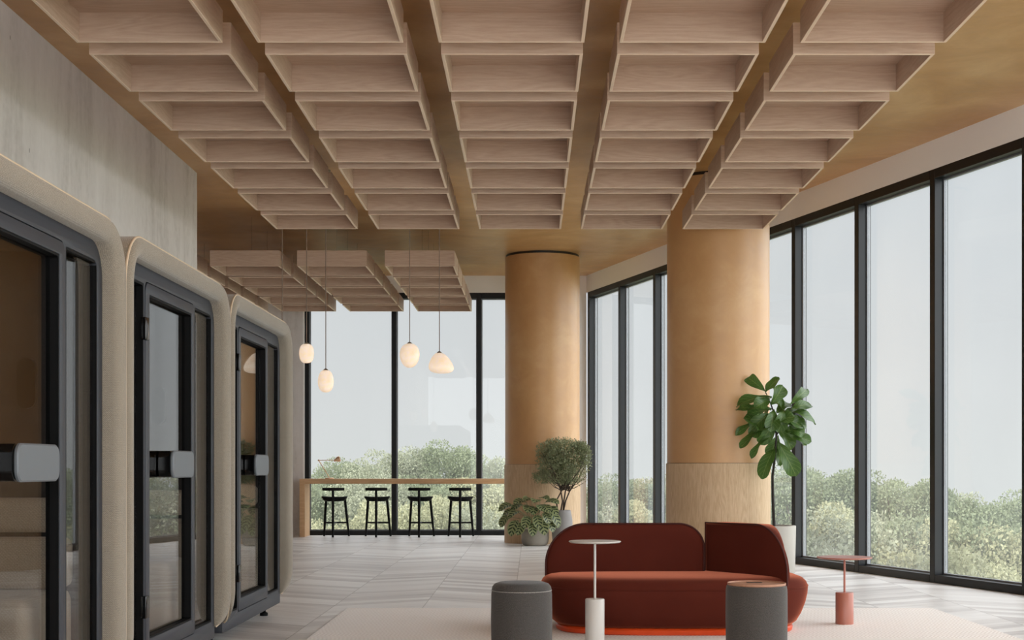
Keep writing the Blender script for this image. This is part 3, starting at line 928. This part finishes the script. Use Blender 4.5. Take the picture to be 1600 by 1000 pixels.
# fiddle-leaf fig
FX, FY = at(1209.5, 14.75), 14.75
o = empty('fiddle_leaf_fig', (FX, FY, 0), 'tall fiddle leaf fig in a pale concrete pot beside the column', 'plant')
zp = zat(821, 14.75)
bm = bmesh.new(); lathe(bm, [(0, 0), (0.21, 0), (0.216, 0.01), (0.226, zp - 0.005), (0.222, zp), (0.196, zp), (0.194, zp - 0.05), (0, zp - 0.05)], 64); obj('pot', bm, M['potc'], o)
bm = bmesh.new(); lathe(bm, [(0, zp - 0.05), (0.194, zp - 0.05), (0.19, zp - 0.02), (0, zp - 0.012)], 32); obj('soil', bm, M['soil'], o)
def fz(py): return zat(py, FY)
def fx(pxx): return at(pxx, FY) - FX
trunk = [(0.0, 0, zp - 0.03), (fx(1208), 0.01, fz(780)), (fx(1207), 0.0, fz(745)), (fx(1211), -0.01, fz(710)), (fx(1213), 0, fz(680)), (fx(1211), 0, fz(650)), (fx(1204), 0, fz(630)), (fx(1196), 0, fz(612))]
bm = bmesh.new(); tube(bm, trunk, [0.017, 0.015, 0.014, 0.012, 0.011, 0.009, 0.007, 0.004], 10)
tube(bm, [(fx(1213), 0, fz(680)), (fx(1224), -0.02, fz(662)), (fx(1236), -0.03, fz(636))], [0.009, 0.007, 0.004], 8)
tube(bm, [(fx(1213), 0, fz(676)), (fx(1200), 0.03, fz(662)), (fx(1186), 0.04, fz(650))], [0.008, 0.006, 0.004], 8)
obj('trunk', bm, M['darkbark'], o)
bm = bmesh.new(); uvl = bm.loops.layers.uv.new('leaf')
# (base px, base py, tip px, tip py, width m, depth lean)
figs = [(1196, 612, 1167, 594, .13, .1), (1196, 615, 1210, 594, .13, -.1), (1205, 622, 1163, 625, .15, -.25), (1204, 632, 1222, 616, .16, -.3),
        (1190, 640, 1154, 636, .11, .1), (1204, 645, 1180, 662, .17, -.35), (1225, 640, 1224, 600, .05, .4), (1234, 632, 1270, 611, .12, .1),
        (1234, 640, 1262, 631, .13, -.15), (1232, 645, 1267, 650, .15, -.25), (1222, 640, 1218, 664, .16, -.4), (1188, 656, 1156, 671, .1, .1),
        (1198, 664, 1163, 686, .13, -.1), (1206, 668, 1176, 656, .16, -.4), (1210, 672, 1190, 668, .18, -.5), (1204, 680, 1175, 702, .1, .05),
        (1230, 664, 1257, 684, .14, -.2), (1226, 672, 1246, 676, .15, -.4), (1228, 678, 1256, 692, .12, -.1), (1212, 698, 1190, 732, .19, -.2),
        (1215, 690, 1236, 730, .19, -.25), (1213, 700, 1222, 722, .14, .2), (1218, 655, 1240, 664, .15, .3), (1200, 650, 1192, 642, .15, .35),
        (1210, 630, 1228, 640, .15, .2), (1210, 660, 1228, 655, .16, -.5), (1202, 625, 1188, 634, .15, -.5), (1222, 650, 1252, 640, .14, .15),
        (1206, 640, 1178, 648, .16, -.2), (1212, 655, 1196, 684, .17, -.3), (1216, 668, 1236, 690, .17, -.3), (1224, 655, 1246, 664, .16, -.2), (1200, 655, 1178, 672, .16, -.25),
        (1214, 645, 1232, 630, .15, .1), (1208, 640, 1204, 664, .17, -.4), (1216, 680, 1206, 706, .16, -.1), (1226, 660, 1254, 668, .14, .1)]
for (bx0, by0, tx, ty, w, dl) in figs:
    b = Vector((fx(bx0), random.uniform(-.03, .03), fz(by0))); t = Vector((fx(tx), 0, fz(ty)))
    L = (t - b).length; b2 = b
    dirv = Vector((t.x - b.x, dl * max(L, 0.2) * 1.2, t.z - b.z))
    LL = dirv.length * 1.12
    dr = 0.55 if dirv.z > -0.05 else 0.3
    dd = dirv.normalized() + Vector((0, 0, 0.25 if dirv.z > -0.1 else 0.05))
    upv = Vector((random.uniform(-.6, .6), -random.uniform(.35, .9), random.uniform(.3, .9)))
    leaf(bm, uvl, b2, dd, upv, LL * 1.2, w * 0.98, dr + random.uniform(0.1, .7), random.uniform(.2, .5), 12, figshape, 0.016)
clear(bm, FX, FY, at(1122, 15.4), 15.4, 0.556 + 0.03)
obj('foliage', bm, M['fig'], o, recalc=False, angle=80)

# olive-like bush in a tall grey pot
BX, BY = at(878.5, 19.92), 19.92
o = empty('potted_olive_bush', (BX, BY, 0), 'small leaved grey green bush in a tall grey pot behind the sofa', 'plant')
zp = zat(797, BY)
bm = bmesh.new(); lathe(bm, [(0, 0), (0.12, 0), (0.135, 0.02), (0.15, 0.2), (0.145, 0.36), (0.125, zp - 0.03), (0.118, zp), (0.100, zp), (0.100, zp - 0.04), (0, zp - 0.04)], 48); obj('pot', bm, M['potg'], o)
bm = bmesh.new(); lathe(bm, [(0, zp - 0.04), (0.10, zp - 0.04), (0.09, zp - 0.015), (0, zp - 0.01)], 24); obj('soil', bm, M['soil'], o)
def bz(py): return zat(py, BY)
def bxx(p): return at(p, BY) - BX
rb = random.Random(5)
bm = bmesh.new(); tips = []
for (pa, pb, pc) in (((872, 797), (869, 783), (878, 766)), ((876, 797), (879, 783), (876, 766)), ((880, 797), (881, 784), (884, 764)), ((880, 797), (884, 782), (890, 768))):
    tube(bm, [(bxx(pa[0]), 0, zp - 0.03), (bxx(pb[0]), rb.uniform(-.03, .03), bz(pb[1])), (bxx(pc[0]), 0, bz(pc[1]))], [0.012, 0.011, 0.009], 8)
    for q in range(9):
        e = Vector((bxx(rb.uniform(845, 920)), rb.uniform(-0.28, 0.28), bz(rb.uniform(694, 758))))
        m_ = Vector((bxx(pc[0]), 0, bz(pc[1]))).lerp(e, 0.5) + Vector((0, 0, -0.03))
        tube(bm, [(bxx(pc[0]), 0, bz(pc[1])), m_, e], [0.008, 0.005, 0.002], 5)
obj('stem', bm, M['bark'], o)
bm = bmesh.new()
blobs = [(878, 711, 36, 25), (858, 704, 20, 16), (898, 712, 24, 22), (870, 735, 30, 22), (850, 745, 18, 12), (893, 742, 24, 18), (912, 716, 12, 22), (878, 694, 26, 10), (905, 700, 14, 10), (860, 722, 22, 22), (880, 722, 22, 22), (882, 728, 24, 20), (868, 716, 20, 18), (882, 750, 18, 8)]
for q in range(13000):
    cx, cy, rx, ry = blobs[rb.randrange(len(blobs))]
    v = Vector((rb.gauss(0, 1), rb.gauss(0, 1), rb.gauss(0, 1))).normalized() * min(1.25, rb.random() ** 0.4 * rb.uniform(0.85, 1.12))
    p = Vector((bxx(cx + v.x * rx * 1.05), v.y * rx * BY / F * 1.05, bz(cy) + v.z * ry * BY / F * 1.05))
    d = Vector((rb.gauss(0, 1) + v.x, rb.gauss(0, 1) + v.y, rb.gauss(0, 1) + 0.6)).normalized()
    s = d.orthogonal().normalized(); s.rotate(Matrix.Rotation(rb.random() * 6.28, 3, d))
    l = rb.uniform(0.024, 0.044); w = l * 0.2
    a_, b_, c_, d_ = (bm.verts.new(x) for x in (p, p + d * l * 0.5 + s * w, p + d * l, p + d * l * 0.5 - s * w))
    bm.faces.new((a_, b_, c_, d_))
obj('foliage', bm, M['olive'], o, recalc=False, smooth=False)

# calathea in a low stone pot
CX, CY = at(836, 19.95), 19.95
o = empty('potted_calathea', (CX, CY, 0), 'patterned leaf plant in a low stone pot before the far column', 'plant')
zp = zat(826, CY)
bm = bmesh.new(); lathe(bm, [(0, 0), (0.15, 0), (0.172, 0.015), (0.19, 0.05), (0.195, 0.12), (0.195, zp - 0.004), (0.19, zp), (0.172, zp), (0.172, zp - 0.04), (0, zp - 0.04)], 48); obj('pot', bm, M['pots'], o)
bm = bmesh.new(); lathe(bm, [(0, zp - 0.04), (0.172, zp - 0.04), (0.16, zp - 0.015), (0, zp - 0.01)], 24); obj('soil', bm, M['soil'], o)
rc = random.Random(11)
bs = bmesh.new(); bl = bmesh.new(); uvl = bl.loops.layers.uv.new('leaf')
def cz(py): return zat(py, CY)
def cxx(p): return at(p, CY) - CX
# (px, py) of leaf starts, tip direction, front (y)
cal = []
for (p, q, yy) in ((800, 788, -.1), (794, 806, -.15), (808, 812, -.28), (812, 798, -.2), (822, 784, -.1), (830, 780, -.08), (844, 778, -.12), (852, 784, -.15), (856, 792, -.2),
                   (862, 802, -.15), (850, 800, -.28), (838, 804, -.32), (826, 806, -.32), (842, 788, -.22), (828, 790, -.2), (816, 788, -.05), (836, 792, -.2), (856, 812, -.2),
                   (846, 812, -.3), (832, 816, -.32), (818, 816, -.3), (804, 798, -.05), (860, 800, -.2), (848, 790, -.25), (838, 782, -.15)):
    s = Vector((cxx(p), yy, cz(q)))
    root = Vector((rc.uniform(-.05, .05), rc.uniform(-.05, .05), zp - 0.02))
    m_ = root.lerp(s, 0.55) + Vector((0, 0, 0.05))
    tube(bs, [root, m_, s], [0.005, 0.004, 0.003], 6)
    out = Vector((s.x, s.y * 0.7 - 0.12, 0)).normalized()
    dz = 0.55 if q < 786 else (0.1 if q < 800 else -0.5)
    leaf(bl, uvl, s, out + Vector((rc.uniform(-.2, .2), 0, dz)), (rc.uniform(-.2, .2), -0.5, 0.9), rc.uniform(0.19, 0.26), rc.uniform(0.13, 0.17), 1.1, 0.15, 7, lambda v: max(0.04, math.sin(PI * (0.04 + 0.96 * v)) ** 0.55), 0.004)
clear(bl, CX, CY, at(847.5, 20.86), 20.86, 0.564 + 0.02)
clear(bl, CX, CY, BX, BY, 0.165)
clear(bs, CX, CY, BX, BY, 0.165)
obj('stem', bs, M['olive'], o)
obj('foliage', bl, M['cala'], o, recalc=False, angle=80)

# ------------------------------------------------------------------ outside: ground and trees
ZG = -8.0
o = obj('ground', bxm(-60, 120, -20, 160, ZG - 0.5, ZG), M['ground'], smooth=False)
tag(o, 'grassy ground far below the windows', 'ground', kind='structure')

def tree_mesh(seed, nleaf=42000):
    rt = random.Random(seed)
    blobs = []
    for k in range(95):
        a = rt.random() * 6.283; t = rt.random() ** 0.8
        z = 2.6 + 5.7 * t
        R = 2.5 * math.sin(PI * (0.14 + 0.78 * t)) ** 0.65
        rr = R * rt.random() ** 0.28
        blobs.append((rr * math.cos(a), rr * math.sin(a), z + rt.uniform(-.25, .25), rt.uniform(0.35, 0.72)))
    vs, fs = [], []
    for k in range(nleaf):
        bx, by, bz_, br = blobs[k % len(blobs)]
        v = Vector((rt.gauss(0, 1), rt.gauss(0, 1), rt.gauss(0, 1) + 0.35)).normalized()
        p = Vector((bx, by, bz_ * 1.0)) + Vector((v.x, v.y, v.z * 0.75)) * br * (0.80 + 0.26 * rt.random())
        d = (v * 0.5 + Vector((rt.gauss(0, .8), rt.gauss(0, .8), rt.gauss(0, .8)))).normalized()
        s = v.cross(d)
        if s.length < 1e-3: continue
        s = (s.normalized() + Vector((rt.gauss(0, .4), rt.gauss(0, .4), rt.gauss(0, .4)))).normalized()
        l = rt.uniform(0.06, 0.11); w = l * 0.36; i = len(vs)
        vs += [p, p + d * l * 0.5 + s * w, p + d * l, p + d * l * 0.5 - s * w]
        fs.append((i, i + 1, i + 2, i + 3))
    me = bpy.data.meshes.new('tree_foliage'); me.from_pydata(vs, [], fs)
    bm = bmesh.new()
    tube(bm, [(0, 0, 0), (0.05, 0, 2.5), (0, 0.05, 5.5)], [0.28, 0.2, 0.08], 10)
    for k in range(9):
        b = blobs[rt.randrange(len(blobs))]
        tube(bm, [(0, 0, 2.2 + rt.random() * 1.5), (b[0] * 0.5, b[1] * 0.5, b[2] * 0.75), (b[0], b[1], b[2])], [0.1, 0.06, 0.02], 6)
    mt = bpy.data.meshes.new('tree_trunk'); bm.to_mesh(mt); bm.free()
    return me, mt
TMS = [tree_mesh(s) for s in (1, 2, 3)]
for (me, mt), ml in zip(TMS, TL):
    me.materials.append(ml); mt.materials.append(M['bark'])
def tree(i, pxc, ytop, d, label, group, wid=0.8):
    x, z = at(pxc, d), zat(ytop, d)
    sc = (z - ZG) / 8.75
    o = empty('leafy_tree', (x, d, ZG), label, 'tree', group)
    o.rotation_euler = (0, 0, random.random() * 6.28); o.scale = (sc * wid, sc * wid, sc)
    me, mt = TMS[i % 3]
    for nm, m in (('foliage', me), ('trunk', mt)):
        c = bpy.data.objects.new(nm, m); C.objects.link(c); c.parent = o
GB, GR, GC = 'trees beyond the far window', 'trees beyond the slanting window wall', 'trees seen between the two columns'
trees = [
    # far window, back row
    (0, 470, 735, 60, 'pale tree behind the booth end of the far window', GB), (1, 545, 716, 58, 'pale tree rising behind the copper desk lamp', GB),
    (0, 612, 698, 55, 'tall pale tree behind the first mullion above the counter', GB), (1, 690, 690, 56, 'tallest pale tree filling the window above the counter', GB),
    (0, 752, 706, 58, 'pale tree behind the second mullion above the counter', GB), (1, 815, 728, 60, 'pale tree showing left of the far column', GB),
    # far window, middle row
    (1, 500, 752, 44, 'low green tree behind the two left stools', GB), (0, 590, 742, 42, 'green tree crown behind the second stool', GB),
    (1, 672, 745, 43, 'green tree crown behind the third stool', GB), (2, 740, 750, 42, 'yellowish tree crown behind the fourth stool', GB),
    (0, 815, 758, 44, 'green tree crown at the foot of the far column', GB),
    (2, 545, 786, 34, 'yellow green bushy tree low behind the left stools', GB), (2, 640, 782, 33, 'yellow green bushy tree low behind the middle stools', GB), (0, 745, 786, 34, 'sage bushy tree low behind the right stools', GB),
    # between the columns
    (0, 915, 752, 52, 'pale tree behind the olive bush', GC), (1, 985, 742, 50, 'pale tree in the bay between the two columns', GC), (0, 1055, 738, 50, 'pale tree half hidden by the column behind the sofa', GC),
    (0, 950, 788, 36, 'low sage tree in the bay left of the column behind the sofa', GC), (2, 1030, 785, 34, 'low yellow green tree beside the column behind the sofa', GC),
    # slanting wall
    (0, 1130, 735, 40, 'sage tree hidden behind the column by the sofa', GR), (0, 1215, 728, 40, 'sage tree behind the fiddle leaf fig trunk', GR),
    (1, 1285, 724, 38, 'tall green tree right of the fiddle leaf fig', GR), (0, 1350, 748, 40, 'sage tree behind the second mullion right of the fig', GR),
    (1, 1415, 738, 38, 'green tree in the window above the terracotta table', GR), (0, 1490, 764, 40, 'sage tree behind the third mullion right of the fig', GR),
    (1, 1560, 772, 38, 'dark green tree in the rightmost window', GR), (1, 1640, 768, 40, 'green tree beyond the right edge of the glass', GR), (0, 1720, 770, 42, 'sage tree beyond the right edge of the glass', GR),
    (2, 1250, 790, 27, 'yellow green tree low behind the concrete pot', GR), (0, 1335, 792, 26, 'sage tree low behind the terracotta table', GR),
    (1, 1410, 790, 27, 'green tree low in the window right of the terracotta table', GR), (2, 1475, 815, 25, 'yellow green tree low behind the third mullion right of the fig', GR),
    (1, 1545, 812, 26, 'green tree low in the rightmost window', GR), (2, 1620, 830, 24, 'yellow green tree low at the right edge of the rightmost window', GR),
    (2, 1530, 862, 20, 'yellowish shrubby tree lowest in the rightmost window', GR), (2, 1430, 858, 21, 'yellowish shrubby tree lowest beyond the terracotta table', GR), (0, 1330, 850, 21, 'sage shrubby tree lowest behind the terracotta table', GR),
]
for t in trees: tree(*t)

# ------------------------------------------------------------------ light
w = bpy.data.worlds.new('World'); S.world = w; w.use_nodes = True
nt = w.node_tree; N = nt.nodes; Lk = nt.links
bg = N['Background']
tc = N.new('ShaderNodeTexCoord'); sep = N.new('ShaderNodeSeparateXYZ'); Lk.new(tc.outputs['Generated'], sep.inputs[0])
# overcast sky: pale at the horizon, several times brighter towards the zenith
rp = N.new('ShaderNodeValToRGB'); Lk.new(sep.outputs[2], rp.inputs[0])
e = rp.color_ramp.elements
e[0].position = 0.0; e[0].color = (0.70, 0.725, 0.725, 1)
e[1].position = 0.20; e[1].color = (0.61, 0.645, 0.68, 1)
q = e.new(0.4); q.color = (0.70, 0.72, 0.74, 1)
q = e.new(0.05); q.color = (0.69, 0.71, 0.72, 1)
st_ = N.new('ShaderNodeMapRange'); Lk.new(sep.outputs[2], st_.inputs[0])
st_.inputs[1].default_value = 0.24; st_.inputs[2].default_value = 0.6; st_.inputs[3].default_value = 1.0; st_.inputs[4].default_value = 3.7
# extra sky brightness added to the right and behind, to light the room
bk = N.new('ShaderNodeMapRange'); Lk.new(sep.outputs[0], bk.inputs[0])
bk.inputs[1].default_value = 0.45; bk.inputs[2].default_value = 0.85; bk.inputs[3].default_value = 0.0; bk.inputs[4].default_value = 4.0
b2k = N.new('ShaderNodeMapRange'); Lk.new(sep.outputs[1], b2k.inputs[0])
b2k.inputs[1].default_value = -0.2; b2k.inputs[2].default_value = -0.7; b2k.inputs[3].default_value = 0.0; b2k.inputs[4].default_value = 3.4
m1 = N.new('ShaderNodeMath'); m1.operation = 'ADD'; Lk.new(b2k.outputs[0], m1.inputs[0]); Lk.new(bk.outputs[0], m1.inputs[1])
ml = N.new('ShaderNodeMath'); ml.operation = 'ADD'; Lk.new(st_.outputs[0], ml.inputs[0]); Lk.new(m1.outputs[0], ml.inputs[1])
Lk.new(rp.outputs[0], bg.inputs[0]); Lk.new(ml.outputs[0], bg.inputs[1])

sun = bpy.data.lights.new('sun', 'SUN'); sun.energy = 5.5; sun.angle = math.radians(3); sun.color = (1.0, 0.95, 0.86)
so = bpy.data.objects.new('sun', sun); C.objects.link(so)
so.rotation_euler = Vector((0.62, 0.40, -0.68)).to_track_quat('-Z', 'Y').to_euler()

# ------------------------------------------------------------------ camera
cam = bpy.data.cameras.new('camera'); co = bpy.data.objects.new('camera', cam); C.objects.link(co)
co.location = (0, 0, H); co.rotation_euler = (PI / 2, 0, 0)
cam.sensor_width = 36; cam.sensor_fit = 'HORIZONTAL'; cam.lens = F / 1600 * 36
cam.shift_x = -30 / 1600; cam.shift_y = 231 / 1600
cam.clip_end = 500
S.camera = co

S.view_settings.view_transform = 'Standard'
S.view_settings.look = 'None'
S.view_settings.exposure = 0.0
S.view_settings.gamma = 1.0
S.view_settings.use_curve_mapping = False
S.cycles.use_denoising = True
S.cycles.max_bounces = 10
S.cycles.diffuse_bounces = 5
S.cycles.transparent_max_bounces = 16
S.cycles.sample_clamp_indirect = 8
